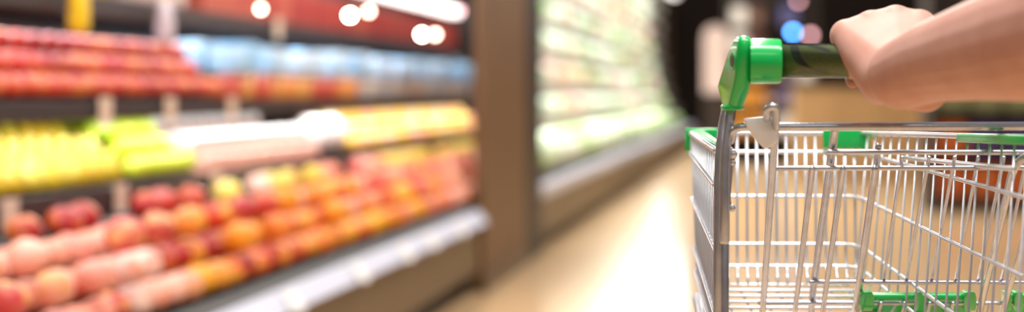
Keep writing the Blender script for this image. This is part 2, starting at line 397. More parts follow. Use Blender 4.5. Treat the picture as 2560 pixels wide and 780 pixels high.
for i in range(4):
    d = 0.096 + 0.110 * i
    v = V0 + 0.07 + (0.056 if i % 2 else 0) + random.uniform(0, 0.03)
    while v < V2 - 0.06:
        if i == 3 and random.random() < 0.40: v += 0.111; continue
        tray_put(v + random.uniform(-.002, .002), d + random.uniform(-.005, .005), PR, i)
        if i < 2 and random.random() < 0.46:             # a second layer resting in the hollows
            if v < V2 - 0.17 and (i > 0 or v < 5.2 * S): tray_put(v + 0.056, d + 0.037, PR + 0.093, i)
            v += 0.111
            if v < V2 - 0.06: tray_put(v, d, PR, i)
        v += 0.099 if v < 2.5 * S else 0.113

# heaps on the upper shelves: rows of fruit on stepped risers
def heap(kind, va, vb, u0, z0, rows, t, label, r_=0.0445, steps=((0.072, 0.058), (0.072, 0.058), (0.098, 0.0)), low=0.95, pitch=0.0995, tilt=0.12, top=None, mix=None):
    b = B(); offs = [(0.0, 0.0)]
    for i in range(rows - 1): offs.append((offs[-1][0] + steps[i][0], offs[-1][1] + steps[i][1]))
    pts = [Vector((va, u0 - 0.047, z0 + 0.001))]
    for i, (du, dz) in enumerate(offs):
        h = z0 + 0.005 + dz
        nx_ = offs[i + 1][0] if i + 1 < rows else du + 0.10
        # a step stands just behind the row in front, so rows above lean over it
        pts += [Vector((va, u0 - (0.047 if i == 0 else 0.020) + du, h)), Vector((va, u0 - 0.020 + nx_, h))]
    pts.append(Vector((va, u0 - 0.020 + offs[-1][0] + 0.10, z0 + 0.001)))
    prism(b, pts, Vector((vb - va, 0, 0)))
    tag(obj('display_riser', b, M['dark_shelf'], world=AM, smooth=False), label, 'riser')
    for i, (du, dz) in enumerate(offs):
        v = va + 0.052 + (pitch / 2 if i % 2 else 0)
        kk, tt = (kind, t) if not (top and i == rows - 1) else top
        sc_ = 0.84 if kk in ('peach', 'nectarine') else 1.0
        while v < vb - 0.05:
            if mix and kk == kind and random.random() < 0.3: put(mix[0], v, u0 + du, z0 + 0.0075 + dz + r_ * low + 0.003, *mix[1], tilt=tilt, s=0.84)
            else: put(kk, v, u0 + du, z0 + 0.0075 + dz + r_ * low + 0.003, *tt, tilt=tilt, s=sc_)
            v += pitch
heap('pear', 2.28 * S, 3.22 * S, 0.505, 0.763, 4, ('yellow pear stacked on the middle shelf at the left end', 'pear', 'yellow pears on the middle shelf'), 'dark stepped riser under the yellow pears on the middle shelf', 0.043, steps=((0.085, 0.045), (0.085, 0.045), (0.1, 0.0)))
heap('green_apple', 3.23 * S, 3.60 * S, 0.505, 0.763, 4, ('lime green apple on the middle shelf between pears and white packs', 'apple', 'lime green apples'), 'dark stepped riser under the lime green apples')
heap('yellow_apple', 4.95 * S, 7.22 * S, 0.505, 0.763, 4, ('yellow apple heaped on the middle shelf beside the pillar', 'apple', 'yellow apples on the middle shelf'), 'dark stepped riser under the yellow apples near the pillar',
     top=('nectarine', ('pink nectarine in the back row above the middle shelf yellow apples', 'nectarine', 'nectarines behind the yellow apples')),
     mix=('peach', ('pale peach among the yellow apples of the middle shelf', 'peach', 'peaches among the yellow apples')))
for v in (4.67, 4.83):
    put('cauliflower', v * S, 0.56, 0.865, 'large white cauliflower on the middle shelf beside the wrapped white packs', 'cauliflower', 'white cauliflowers on the middle shelf', tilt=0.1)
heap('red_apple', 2.40 * S, 3.86 * S, 0.556, 1.019, 4, ('shiny red apple stacked on the upper shelf at the left', 'apple', 'red apples on the upper shelf'), 'dark stepped riser under the red apples on the upper shelf', steps=((0.066, 0.064), (0.066, 0.064), (0.098, 0.0)),
     top=('peach', ('light peach in the back row above the upper shelf red apples', 'peach', 'peaches behind the red apples')))

# wrapped packs on the middle shelf: salmon tray with a domed white film
def pack_proto(fm):
    r = empty('wrapped_pack')
    b = B(); box(b, (-0.060, -0.085, 0.0), (0.060, 0.085, 0.02), 0.008); obj('tray', b, M['pink_tray'], r)
    b = B(); box(b, (-0.058, -0.083, 0.015), (0.058, 0.083, 0.072), 0.016, 3); obj('film', b, fm, r)
    return r
def place(o, v, u, z, rz=0.0):
    o.location = A(v, u, z); o.rotation_euler = (0, 0, AROT + rz)
packs = {k: pack_proto(M[k]) for k in ('film', 'pink_film')}; used = set()
for u, lay, kf in ((0.545, 0, 'pink_film'), (0.590, 1, 'film'), (0.735, 0, 'film'), (0.765, 1, 'film'), (0.815, 2, 'film')):
    for k in range(10):
        o = dup(packs[kf]) if kf in used else packs[kf]; used.add(kf)
        place(o, 3.62 * S + 0.075 + 0.135 * k + random.uniform(-.004, .004), u, 0.7635 + 0.0735 * lay)
        if kf == 'film': tag(o, 'white film wrapped pack stacked on the middle shelf', 'food pack', 'wrapped white packs')
        else: tag(o, 'salmon pink wrapped pack in the front bottom layer of the middle shelf packs', 'food pack', 'wrapped pink packs')
# tubs with cartons on top, on the upper shelf
def tub_proto(tm):
    r = empty('food_tub')
    b = B(); lathe(b, [(0, 0), (0.046, 0), (0.049, 0.005), (0.056, 0.105), (0, 0.105)], 20); obj('tub', b, tm, r)
    b = B(); lathe(b, [(0, 0.1055), (0.058, 0.1055), (0.059, 0.113), (0.054, 0.117), (0, 0.117)], 20); obj('lid', b, M['tub_lid'], r)
    return r
def carton_proto():
    r = empty('blue_carton')
    b = B(); box(b, (-0.058, -0.06, 0), (0.058, 0.06, 0.105), 0.006); obj('carton', b, M['blue_box'], r, False)
    b = B(); box(b, (-0.0592, -0.0612, 0.02), (0.0592, 0.0612, 0.045), 0.002); obj('printed_band', b, M['blue_band'], r, False)
    return r
tubs = {'tub': tub_proto(M['tub']), 'pale_tub': tub_proto(M['pale_tub'])}; c0 = carton_proto(); used = set()
for k in range(36):
    v = 3.92 * S + 0.075 + 0.128 * k
    kt = 'tub' if k < 14 else 'pale_tub'
    for row in range(2):
        t = dup(tubs[kt]) if kt in used else tubs[kt]; used.add(kt)
        place(t, v, 0.575 + 0.13 * row, 1.0195)
        if kt == 'tub': tag(t, 'orange food tub on the upper shelf under a blue carton', 'tub', 'orange tubs on the upper shelf')
        else: tag(t, 'pale beige food tub at the pillar end of the upper shelf', 'tub', 'beige tubs on the upper shelf')
        if row == 0 and k % 7 in (2, 5): continue
        c = dup(c0) if 'c' in used else c0; used.add('c')
        place(c, v, 0.575 + 0.13 * row, 1.138, random.uniform(-.03, .03)); c.scale = (1, 1, random.choice((0.75, 0.9, 1.1)))
        tag(c, 'light blue carton resting on the tubs of the upper shelf', 'carton', 'blue cartons on the tubs')
# top shelf
def redbox_proto():
    r = empty('red_carton')
    b = B(); box(b, (-0.085, -0.07, 0), (0.085, 0.07, 0.17), 0.004); obj('carton', b, M['red_box'], r, False)
    b = B(); box(b, (-0.03, -0.0715, 0.05), (0.03, -0.0695, 0.12), 0.0); obj('front_panel', b, M['red_box'], r, False)
    return r
r0 = redbox_proto(); used = False
for k in range(26):
    o = dup(r0) if used else r0; used = True
    place(o, 3.92 * S + 0.178 * k, 0.68, 1.3465); tag(o, 'dark red carton in the row along the top shelf', 'carton', 'red cartons on the top shelf')
def bag_bm(w, d, h):
    b = B(); bmesh.ops.create_uvsphere(b, u_segments=20, v_segments=14, radius=1.0)
    for v in b.verts:
        x, y, z = v.co
        v.co = Vector((math.copysign(abs(x) ** 0.6, x) * w, math.copysign(abs(y) ** 0.8, y) * d * (1 - 0.35 * z), (math.copysign(abs(z) ** 0.7, z) + 1) * h / 2))
        v.co += Vector((0, 0.004 * noise.noise(v.co * 60), 0))
    return b
def bag_proto(name, mat, w=0.055, d=0.04, h=0.16):
    r = empty(name)
    obj('bag', bag_bm(w, d, h), mat, r)
    b = B(); box(b, (-w * 0.8, -0.003, h - 0.006), (w * 0.8, 0.003, h + 0.03), 0.002); obj('header', b, M['card_beige'], r, False)
    return r
g0 = bag_proto('snack_bag', M['yellow_bag']); used = False
for k in range(11):
    o = dup(g0) if used else g0; used = True
    place(o, 2.48 * S + 0.118 * k, 0.66, 1.3465); tag(o, 'yellow snack bag standing on the top shelf at the left', 'snack bag', 'yellow bags on the top shelf')
g1 = bag_proto('snack_bag', M['pink_bag'])
for k in range(5):
    o = dup(g1) if k else g1
    place(o, 3.42 * S + 0.118 * k, 0.66, 1.3465); tag(o, 'pale pink snack bag between yellow bags and red cartons on the top shelf', 'snack bag', 'pink bags on the top shelf')
hb = bag_proto('hanging_bag', M['yellow_bag'], 0.045, 0.022, 0.17); place(hb, 3.02 * S, 0.52, 1.225); tag(hb, 'yellow bag hanging from the lip of the top shelf', 'snack bag')
hb = bag_proto('hanging_bag', M['lilac_bag'], 0.045, 0.022, 0.15); place(hb, 3.46 * S, 0.52, 1.215); tag(hb, 'lilac bag hanging from the lip of the top shelf', 'snack bag')

# price cards on the rails and shelf lips
def card_proto(mat, w, h):
    r = empty('price_card')
    b = B(); box(b, (-w / 2, -0.0015, 0), (w / 2, 0.0015, h), 0.001); obj('card', b, mat, r, False)
    b = B(); box(b, (-w * 0.2, -0.004, -0.006), (w * 0.2, 0.003, 0.008), 0.001); obj('clip', b, M['white_plastic'], r, False)
    return r
pc = card_proto(M['card_white'], 0.115, 0.075)
for i, (v, side) in enumerate([(2.78, 'bottom edge of the photo'), (3.22, 'deep red apples'), (3.75, 'oranges'), (4.22, 'last oranges'), (4.55, 'coral nectarines'), (4.98, 'brown pillar')]):
    o = dup(pc) if i else pc
    o.matrix_world = AM @ Matrix.Translation((v * S, -0.055, 0.371)) @ Matrix.Rotation(math.radians(-35), 4, 'X')
    tag(o, 'white price card on the lilac rail by the ' + side, 'price card', 'white cards on the price rail')
pb = card_proto(M['card_beige'], 0.085, 0.085)
SP = [(2.62, 0.430, 0.695, 'under the yellow pears'), (3.08, 0.430, 0.695, 'under the last pears'), (3.62, 0.430, 0.695, 'under the lime green apples'), (4.90, 0.430, 0.695, 'under the cauliflowers'),
      (2.47, 0.478, 0.955, 'under the leftmost upper red apples'), (3.08, 0.478, 0.955, 'under the middle upper red apples'), (3.42, 0.478, 0.955, 'under the last upper red apples'), (3.82, 0.478, 0.955, 'under the first orange tubs'),
      (4.35, 0.558, 1.29, 'under the red cartons')]
for i, (v, u, z, t) in enumerate(SP):
    o = dup(pb) if i else pb
    place(o, v * S, u, z); tag(o, 'beige price card on the shelf edge ' + t, 'price card', 'beige cards on the shelf edges')

# vegetables in the far chilled case
VT = {'lettuce': ('green lettuce head in the bright chilled case beyond the pillar', 'lettuce', 'lettuces in the chilled case'),
      'cabbage': ('pale cabbage in the bright chilled case beyond the pillar', 'cabbage', 'cabbages in the chilled case')}
def pk_proto():
    r = empty('vegetable_pack')
    b = B(); box(b, (-0.09, -0.075, 0), (0.09, 0.075, 0.035), 0.01); obj('tray', b, M['stripe'], r)
    b = B(); box(b, (-0.088, -0.073, 0.034), (0.088, 0.073, 0.13), 0.03, 3); obj('wrapped_content', b, M['pack'], r)
    return r
pk0 = pk_proto(); used = False
for row, (u, z, mode) in enumerate(((0.17, 0.470, 'leaf'), (0.44, 0.525, 'leaf'), (0.40, 0.801, 'mix'), (0.50, 1.101, 'pack'), (0.58, 1.401, 'mix'), (0.65, 1.721, 'mix'), (0.70, 2.041, 'pack'), (0.70, 2.361, 'mix'), (0.70, 2.681, 'pack'))):
    v = GD + 0.17
    step = 0.30
    while v < 27.0:
        q = random.random()
        if mode == 'leaf' or (mode == 'mix' and q < 0.6):
            k = 'lettuce' if (random.random() < (0.75 if mode == 'leaf' else 0.45)) else 'cabbage'
            put(k, v, u, z + 0.120, *VT[k], tilt=0.3, s=1.22)
        else:
            o = dup(pk0) if used else pk0; used = True
            place(o, v, u, z); o.scale = (1.2, 1.2, 1.35 + 0.4 * random.random()); tag(o, 'wrapped vegetable pack on the upper shelves of the chilled case', 'food pack', 'packs in the chilled case')
        v += step * (1 if v < 16 else 1.6)
for i, (v, lab) in enumerate(((7.4, 'black end post'), (8.2, 'first lettuces'), (9.4, 'middle lettuces'), (11.0, 'far lettuces'))):
    o = dup(pc)
    o.matrix_world = AM @ Matrix.Translation((v * S, -0.016, 0.36))
    tag(o, 'white price card on the chilled case rail by the ' + lab, 'price card', 'cards on the chilled case rail')

# ------------------------------------------------------------------ lamps
def lamp(px, py, Y, mat, r, label, group='pendant bulbs by the near case'):
    Y *= S; r *= S
    p = W(px, py, Y)
    root = empty('pendant_lamp', p); tag(root, label, 'lamp', group)
    b = B(); ball(b, (0, 0, 0), r, 12); obj('bulb', b, mat, root)
    b = B(); lathe(b, [(0, r * 0.8), (r * 0.7, r * 0.8), (r * 0.6, r * 2.4), (0, r * 2.4)], 10); obj('socket', b, M['black'], root)
    b = B(); tube(b, [(0, 0, r * 2.4), (0, 0, (1.998 if group.endswith('near case') else 3.2) - p.z)], 0.0015, 5); obj('cord', b, M['black'], root)
lamp(652, 22, 3.6, M['bulb_dim'], 0.0075, 'small warm pendant bulb above the blue cartons, leftmost of the bulbs')
lamp(875, 38, 4.2, M['bulb'], 0.0090, 'brightest pendant bulb in front of the red cartons')
lamp(922, 28, 4.6, M['bulb_dim'], 0.0085, 'dim pendant bulb beside the brightest bulb')
lamp(1055, 86, 4.6, M['bulb'], 0.0080, 'bright pendant bulb over the blue cartons near the pillar, left of two')
lamp(1088, 86, 4.9, M['bulb_dim'], 0.0085, 'bright pendant bulb over the blue cartons near the pillar, right of two')
lamp(1150, 26, 5.0, M['bulb_pink'], 0.0090, 'faint pink pendant bulb next to the pillar')
lamp(1982, 80, 14.0, M['bulb_blue'], 0.026, 'blue pendant bulb far behind the green handle end', 'coloured bulbs at the back')
lamp(2026, 88, 15.0, M['bulb_pink'], 0.030, 'pink pendant bulb far behind, right of the blue one', 'coloured bulbs at the back')
lamp(1996, 2, 14.5, M['bulb_pink'], 0.022, 'dim pink pendant bulb at the top edge above the blue one', 'coloured bulbs at the back')
il = empty('shelf_indicator_light', A(3.50 * S, 0.426, 0.722), AROT); tag(il, 'tiny round light on the shelf edge below the lime green apples', 'light')  # added glowing bead that imitates a specular highlight, not a lamp of the case
b = B(); ball(b, (0, -0.004, 0), 0.0045, 10); obj('lens', b, M['bulb_grey'], il)  # the bead whose glow makes the glint
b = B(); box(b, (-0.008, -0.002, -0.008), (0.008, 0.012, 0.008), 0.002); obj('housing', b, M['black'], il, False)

# ------------------------------------------------------------------ far right of the shop
def gondola(name, x0, x1, y, depth, h, shelves, label, mat, wide):
    r = empty(name, (x0, y * S, 0)); tag(r, label, 'store shelf')
    w = x1 - x0
    b = B(); box(b, (0, 0.02, 0), (w, depth, 0.12)); obj('plinth', b, M['black'], r, False)
    b = B(); box(b, (0, depth - 0.04, 0.121), (w, depth, h)); obj('back_panel', b, mat, r, False)
    for xx in (0, w - 0.03):
        b = B(); box(b, (xx, 0.0, 0.121), (xx + 0.03, depth - 0.041, h)); obj('side_panel', b, M['wall_dark'], r, False)
    for z in shelves:
        b = B(); box(b, (0.031, 0.03, z - 0.03), (w - 0.031, depth - 0.041, z), 0.003); obj('shelf', b, M['wall_dark'], r, False)
    return r
def goods_proto(mat, w, d, h):
    r = empty('grocery_box')
    b = B(); box(b, (-w / 2, -d / 2, 0), (w / 2, d / 2, h), 0.006); obj('carton', b, mat, r, False)
    b = B(); box(b, (-w * 0.36, -d / 2 - 0.003, h * 0.25), (w * 0.36, -d / 2 + 0.001, h * 0.5), 0.001); obj('printed_panel', b, mat, r, False)
    return r
gondola('grocery_shelf', 0.42, 1.75, 15.2, 0.5, 2.75, (0.45, 0.85, 1.25, 1.65, 2.05), 'tall dark grocery shelf at the far end behind the green handle', M['wall_dark'], 1)
gp = {k: goods_proto(M[k], 0.22, 0.26, 0.28) for k in ('goods', 'goods_amber', 'stripe', 'goods_purple')}
first_used = set()
def good(kind, x, y, z, label, group):
    o = dup(gp[kind]) if kind in first_used else gp[kind]; first_used.add(kind)
    o.location = (x, y, z); tag(o, label, 'box', group); return o
for z in (0.451, 0.851, 1.251, 1.651, 2.051):
    for k in range(5):
        x = 0.60 + 0.245 * k
        if z > 1.3 and k > 1 and random.random() < 0.55: continue
        kind = 'goods_amber' if (z < 1.3 and k < 2) else ('goods' if random.random() < 0.75 else 'stripe')
        lab = {'goods_amber': 'amber box on the left of the tall dark grocery shelf', 'goods': 'coloured box on the tall dark grocery shelf at the far end', 'stripe': 'pale beige box on the tall dark grocery shelf at the far end'}[kind]
        good(kind, x, 15.2 * S + 0.18, z, lab, 'boxes on the far grocery shelf')
gondola('grocery_shelf', 2.05, 5.2, 9.2, 0.55, 2.3, (0.50, 0.90, 1.30, 1.70), 'dark grocery shelf seen under the forearm at the right edge', M['wall_dark'], 1)
gs = {k: goods_proto(M[k], 0.27, 0.26, 0.29) for k in ('goods_purple', 'goods_orange', 'goods_green')}
fu = set()
def good2(kind, x, y, z, lab, grp):
    o = dup(gs[kind]) if kind in fu else gs[kind]; fu.add(kind)
    o.location = (x, y, z); tag(o, lab, 'box', grp)
for k in range(9):
    x = 2.26 + 0.31 * k
    good2('goods_orange', x, 9.2 * S + 0.22, 0.121, 'orange box on the floor level of the shelf under the forearm', 'orange boxes under the forearm')
    good2('goods_purple' if k % 3 else 'goods_orange', x, 9.2 * S + 0.22, 0.501, 'purple box on the shelf under the forearm' if k % 3 else 'orange box between the purple boxes under the forearm', 'second row of boxes under the forearm')
    good2('goods_green', x, 9.2 * S + 0.22, 0.901, 'grey green box on the shelf directly below the forearm', 'grey green boxes below the forearm')
bpy.data.objects.remove(gp['goods_purple'].children[1]); bpy.data.objects.remove(gp['goods_purple'].children[0]); bpy.data.objects.remove(gp['goods_purple'])
# wooden counter between the shelves
ct = empty('wooden_counter', (1.15, 12.4 * S, 0)); tag(ct, 'tan wooden counter far behind the trolley and hand', 'counter')
b = B(); box(b, (0, 0, 0.0), (2.2, 0.7, 1.12), 0.01); obj('body', b, M['tan_wood'], ct, False)
b = B(); box(b, (-0.03, -0.03, 1.121), (2.23, 0.73, 1.16), 0.01); obj('counter_top', b, M['olive_brown'], ct, False)
for k in range(4):
    b = B(); box(b, (0.05 + 0.54 * k, -0.012, 0.1), (0.53 + 0.54 * k, -0.001, 1.05), 0.004); obj('door', b, M['tan_wood'], ct, False)
# pale display stand at the end of the chilled case
ds = empty('display_stand', (0.07, 12.6 * S, 0)); tag(ds, 'pale pink display stand with a dark base beyond the green handle end', 'display stand')
b = B(); box(b, (0.0, 0, 0.0), (0.30, 0.3, 1.06), 0.01); obj('base', b, M['wall_dark'], ds, False)
b = B()
prism(b, [Vector((0.0 + 0.15 - 0.15 * math.cos(PI * k / 16), 0.02, 1.75 + 0.13 * math.sin(PI * k / 16))) for k in range(17)] + [Vector((0.30, 0.02, 1.061)), Vector((0.0, 0.02, 1.061))], Vector((0, 0.26, 0)))
obj('header_board', b, M['goods_pink'], ds, False)

# ------------------------------------------------------------------ shopping trolley
cart = empty('shopping_trolley', (0.15, 1.70, 0.0)); CI = Matrix.Translation((-0.15, -1.70, 0))
tag(cart, 'steel wire shopping trolley with green plastic handle ends and an olive push bar', 'shopping trolley')
def cobj(name, bm, mat, parent=None, smooth=True, label=None):
    p = parent or cart
    bmesh.ops.transform(bm, matrix=CI, verts=bm.verts)     # every part keeps the trolley's origin
    o = obj(name, bm, mat, p, smooth)
    if label: o['label'] = label
    return o
HZ = E + 82 / F * D                                            # handle axis height
HY, HR = D, 0.0163
XL, XR = (1875 - CX) / F * D, 0.400
b = B(); tube(b, [(XL + 0.002, HY, HZ), (XR - 0.002, HY, HZ)], HR - 0.0012, 40, dome=False)
handle = cobj('push_bar', b, M['olive'], label='olive printed push bar under a clear sleeve')
b = B(); tube(b, [((1940 - CX) / F * D, HY, HZ), (XR - 0.03, HY, HZ)], HR, 48, dome=False); cobj('clear_sleeve', b, M['clear'], handle, label='clear plastic sleeve')
# printed crescent strokes wrapped on the bar
def wrap_mark(strokes):
    b = B()
    R = HR - 0.0011
    for pts in strokes:                                    # (px, py, half width px) along the stroke, as seen on the bar
        rows = []
        for i, (px, py, w) in enumerate(pts):
            q = []
            for s in (-1, 1):
                x = (px + s * w - CX) / F * D
                c = max(-0.98, min(0.98, (153 - py) / F * D / R))
                a = math.asin(c)
                q.append(Vector((x, HY - R * math.cos(a), HZ + R * math.sin(a))))
            rows.append([b.verts.new(p) for p in (q[0], q[0].lerp(q[1], 0.5), q[1])])
        for r0_, r1_ in zip(rows, rows[1:]):
            for k in range(2): b.faces.new((r0_[k], r0_[k + 1], r1_[k + 1], r1_[k]))
    return b
def dens(pts, n=6):
    out = []
    for (a, c) in zip(pts, pts[1:]):
        for j in range(n): out.append(tuple(a[k] + (c[k] - a[k]) * j / n for k in range(3)))
    out.append(pts[-1]); return out
mk = wrap_mark([dens([(1984, 113, 10), (1985, 122, 11), (1986, 132, 11), (1990, 145, 11), (1998, 156, 12), (2007, 163, 11), (2016, 167.5, 8), (2025, 170.5, 6), (2034, 172, 1)]),
                dens([(2025, 113, 14), (2040, 118, 16), (2054, 123, 14), (2066, 128, 8), (2074, 131, 1)])])
cobj('printed_mark', mk, M['mark'], handle, label='dark crescent strokes printed on the bar')
# green handle end: collar + bracket
def sharp(bm, lim=0.6):
    for e in bm.edges:
        if len(e.link_faces) == 2 and e.calc_face_angle(0) > lim: e.smooth = False
def bracket(xc, sgn, name):
    b = B()
    lathe(b, [(0, 0), (0.0212, 0), (0.0218, 0.003), (0.0216, 0.0272), (0.0206, 0.0297), (0.0168, 0.0306), (0, 0.0306)], 48,
          Matrix.Translation((xc, HY, HZ)) @ Matrix.Rotation(PI / 2 * sgn, 4, 'Y'))
    sharp(b)
    o = cobj(name, b, M['green'])
    # body: rounded roll at the rear, flat outer face, leaning forward to the post
    T = [(90.5, 1864, 1852, 1850, 0.006, 0.006), (92.5, 1871, 1848, 1845, 0.002, 0.014), (97, 1876, 1845, 1839, 0.0, 0.022), (105, 1879, 1842, 1833, -0.001, 0.028), (130, 1880, 1840, 1823, -0.001, 0.034), (160, 1880, 1838, 1813, 0.001, 0.038),
         (185, 1879, 1836, 1805, 0.005, 0.040), (205, 1877, 1833, 1799, 0.010, 0.040), (216, 1875, 1831, 1796, 0.013, 0.040), (230, 1872, 1828, 1799, 0.017, 0.037), (248, 1866, 1824, 1804, 0.023, 0.031), (268, 1859, 1819, 1809, 0.030, 0.024)]
    rings = []
    def X(px, Y): 
        x = (px - CX) / F * D
        return x if sgn > 0 else (XR + (1873 - CX) / F * D) - x
    faces = []
    for py, xr_, xm, xl_, yo, dep in T:
        z = E - (py - CY) / F * (HY + yo)
        xa, xb, xd = X(xm, 0), X(xr_, 0), X(xl_, 0)
        rad = abs(xb - xa) / 2; cx_ = (xa + xb) / 2; yc = HY + yo - 0.006; ring = []
        sg = 1 if xb > xa else -1
        for k in range(15):
            a = PI * k / 12
            ring.append(Vector((cx_ - sg * rad * math.cos(a), yc - min(rad * 0.9, 0.013) * math.sin(a), z)))
        yf = yc + dep
        ring += [Vector((xb - sg * 0.002, yf - 0.004, z)), Vector((xb - sg * 0.005, yf, z)), Vector((xd + sg * 0.003, yf, z)), Vector((xd, yf - 0.003, z))]
        faces.append((Vector((xa, yc, z)), Vector((xd, yf - 0.003, z))))
        rings.append([b_ for b_ in ring])
    b = B(); vr = [[b.verts.new(p) for p in q] for q in rings]
    n = len(vr[0])
    for r0_, r1_ in zip(vr, vr[1:]):
        for k in range(n): b.faces.new((r0_[k], r0_[(k + 1) % n], r1_[(k + 1) % n], r1_[k]))
    b.faces.new(vr[0]); b.faces.new(list(reversed(vr[-1])))
    bmesh.ops.recalc_face_normals(b, faces=b.faces); sharp(b, 0.55)
    cobj('bracket_body', b, M['green'], o)
    A_, D_ = faces[5]; A2, D2 = faces[4]
    c = A_.lerp(D_, 0.24).lerp(A2.lerp(D2, 0.24), 0.30); t = (D_ - A_).normalized(); up = Vector((0, 0, 1)); nrm = t.cross(up)
    if nrm.x * sgn > 0: nrm = -nrm
    fm = Matrix((t, up, nrm)).transposed().to_4x4(); fm.translation = c
    b = B(); lathe(b, [(0.0072, 0.0), (0.0090, 0.0), (0.0088, 0.0012), (0.0074, 0.0012), (0.0072, 0.0)], 24, fm); cobj('screw_rim', b, M['green'], o)
    b = B(); lathe(b, [(0, 0.0003), (0.0074, 0.0003), (0.0074, 0.0009), (0.0035, 0.0010), (0, 0.0008)], 20, fm); cobj('screw_hole', b, M['black_hole'], o, label='dark screw recess')
    # lip round the foot
    b = B(); z = E - (268 - CY) / F * (HY + 0.04); xa, xb = X(1811, 0), X(1855, 0); cx_ = (xa + xb) / 2
    rings = []
    for dz, g in ((-0.0030, -0.0006), (-0.0022, 0.0010), (0.0012, 0.0012), (0.0026, -0.0004)):
        rings.append([b.verts.new((cx_ + (0.0104 + g) * math.cos(2 * PI * k / 28), HY + 0.036 + (0.0190 + g) * math.sin(2 * PI * k / 28), z + dz + (cx_ * 0))) for k in range(28)])
    for r0_, r1_ in zip(rings, rings[1:]):
        for k in range(28): b.faces.new((r0_[k], r0_[(k + 1) % 28], r1_[(k + 1) % 28], r1_[k]))
    b.faces.new(rings[0]); b.faces.new(list(reversed(rings[-1])))
    cobj('bracket_lip', b, M['green'], o)
bracket((1875 - CX) / F * D, 1, 'handle_end')
bracket(XR + (1873 - 1875) / F * D, -1, 'handle_end')

# posts
PXM = XR + XL                                            # mirror plane * 2 for the right-hand post
def mir(pts): return [Vector((PXM - p.x - 0.0, p.y, p.z)) for p in pts]
p1 = [W(1818, 262, D + 0.055), W(1803, 335, D + 0.05), W(1796, 430, D + 0.05), W(1794, 1000, D + 0.05)]
p2 = [W(1829, 262, D + 0.035), W(1816, 350, D + 0.03), W(1811, 430, D + 0.03), W(1811, 603, D + 0.03)]
p3 = [W(1812, 560, D + 0.05), W(1812, 1000, D + 0.05)]
for pts, r, nm in ((p1, 0.0048, 'post'), (p2, 0.0050, 'post_hook'), (p3, 0.0042, 'post')):
    b = B(); tube(b, pts, r, 16, 0.03); cobj(nm, b, M['chrome'])
    b = B(); tube(b, mir(pts), r, 16, 0.03); cobj(nm, b, M['chrome'])
for (px, py, r) in ((1833, 386, 0.0046), (1832, 407, 0.0028), (1831, 521, 0.0036)):
    b = B(); c = W(px, py, D + 0.035); lathe(b, [(0, 0), (r * 0.75, 0), (r, r * 0.4), (r, r * 2.2), (0, r * 2.2)], 14, Matrix.Translation(c) @ Matrix.Rotation(-PI / 2, 4, 'X')); cobj('bolt', b, M['zinc'])
b = B(); tube(b, [W(1829, 372, D + 0.05), W(1826, 430, D + 0.05), W(1821, 500, D + 0.05), W(1826, 522, D + 0.05)], 0.0022, 10, 0.01); cobj('latch_wire', b, M['chrome'])

# basket -------------------------------------------------------------
YF, YN, YR = D + 0.45, D + 0.06, D - 0.05
WR = 0.0018
def lin(y, zf, zn): return zf + (zn - zf) * (YF - y) / (YF - YR)
def RZf(y, s=-1): return E - lin(y, 0.0488, 0.0585 if s < 0 else 0.0408)   # rim height along the basket
def FZf(y): return E - lin(y, 0.2322, 0.3000)               # the floor rises towards the front
RZ, FLZ = RZf(YF), FZf(YF)
def side_x(s, Y, z):                                       # s=-1 left wall, +1 right wall
    k = (RZf(Y) - z) / (RZf(Y) - FZf(Y))
    if s < 0: return -0.010 + (YF - Y) * 0.072 + 0.007 * k
    return 0.2055 + (YF - Y) * 0.2022 - 0.014 * k
def front_y(z): return YF - 0.03 * max(0, (RZ - z) / (RZ - FLZ)) ** 2
BANDS = [(0.0729, 0.0963), (0.1282, 0.1688), (0.1870, 0.2463), (0.2136, 0.2813)]
# front panel
b = B()
nw = 18
for i in range(nw):
    x = side_x(-1, YF, RZ) + 0.010 + i * 0.01226
    if x > side_x(1, YF, RZ) - 0.006: break
    tube(b, [(x, YF, RZ + 0.001), (x, front_y(RZ - 0.12), RZ - 0.12), (x, YF - 0.02, FLZ + 0.02), (x, YF - 0.045, FLZ)], WR, 8, 0.02, dome=False)
fr = cobj('front_grid', b, M['zinc'])
b = B()
for df, dn in BANDS:
    z, zl, zr = E - df, E - lin(YN, df, dn), E - lin(YR, df, dn)
    yl = front_y(z)
    pts = [(side_x(-1, YN, zl) - 0.003, YN, zl), (side_x(-1, yl, z) - 0.003, yl, z), (side_x(1, yl, z), yl, z), (side_x(1, YR, zr), YR, zr)]
    tube(b, pts, 0.0023, 10, 0.03)
cobj('band_wires', b, M['zinc'])
# side grids
for s, yn, pitch, nm in ((-1, YN, 0.022, 'side_grid'), (1, YR, 0.0295, 'side_grid')):
    b = B(); y = YF - 0.025
    while y > yn:
        fz = FZf(y); bot = side_x(s, y, fz)
        tube(b, [(side_x(s, y, RZf(y, s)), y, RZf(y, s) + 0.001), (bot, y - 0.004, fz + 0.014), (bot - s * 0.012, y - 0.004, fz)], 0.0013, 8, 0.012, dome=False)
        y -= pitch
    cobj(nm, b, M['zinc'])
# floor grid
b = B()
for k in range(15):
    y = YF - 0.030 - k * 0.0255
    tube(b, [(side_x(-1, y, FZf(y)) + 0.012, y, FZf(y)), (side_x(1, y, FZf(y)) - 0.012, y, FZf(y))], 0.0022, 8)
for i in range(9):
    f = (i + 0.5) / 9
    tube(b, [((1 - f) * side_x(-1, YF, FLZ) + f * side_x(1, YF, FLZ), YF - 0.035, FZf(YF - 0.035) - 0.004), ((1 - f) * side_x(-1, YN, FZf(YN)) + f * side_x(1, YN, FZf(YN)), YN, FZf(YN) - 0.004)], 0.0018, 8)
cobj('basket_floor', b, M['zinc'])
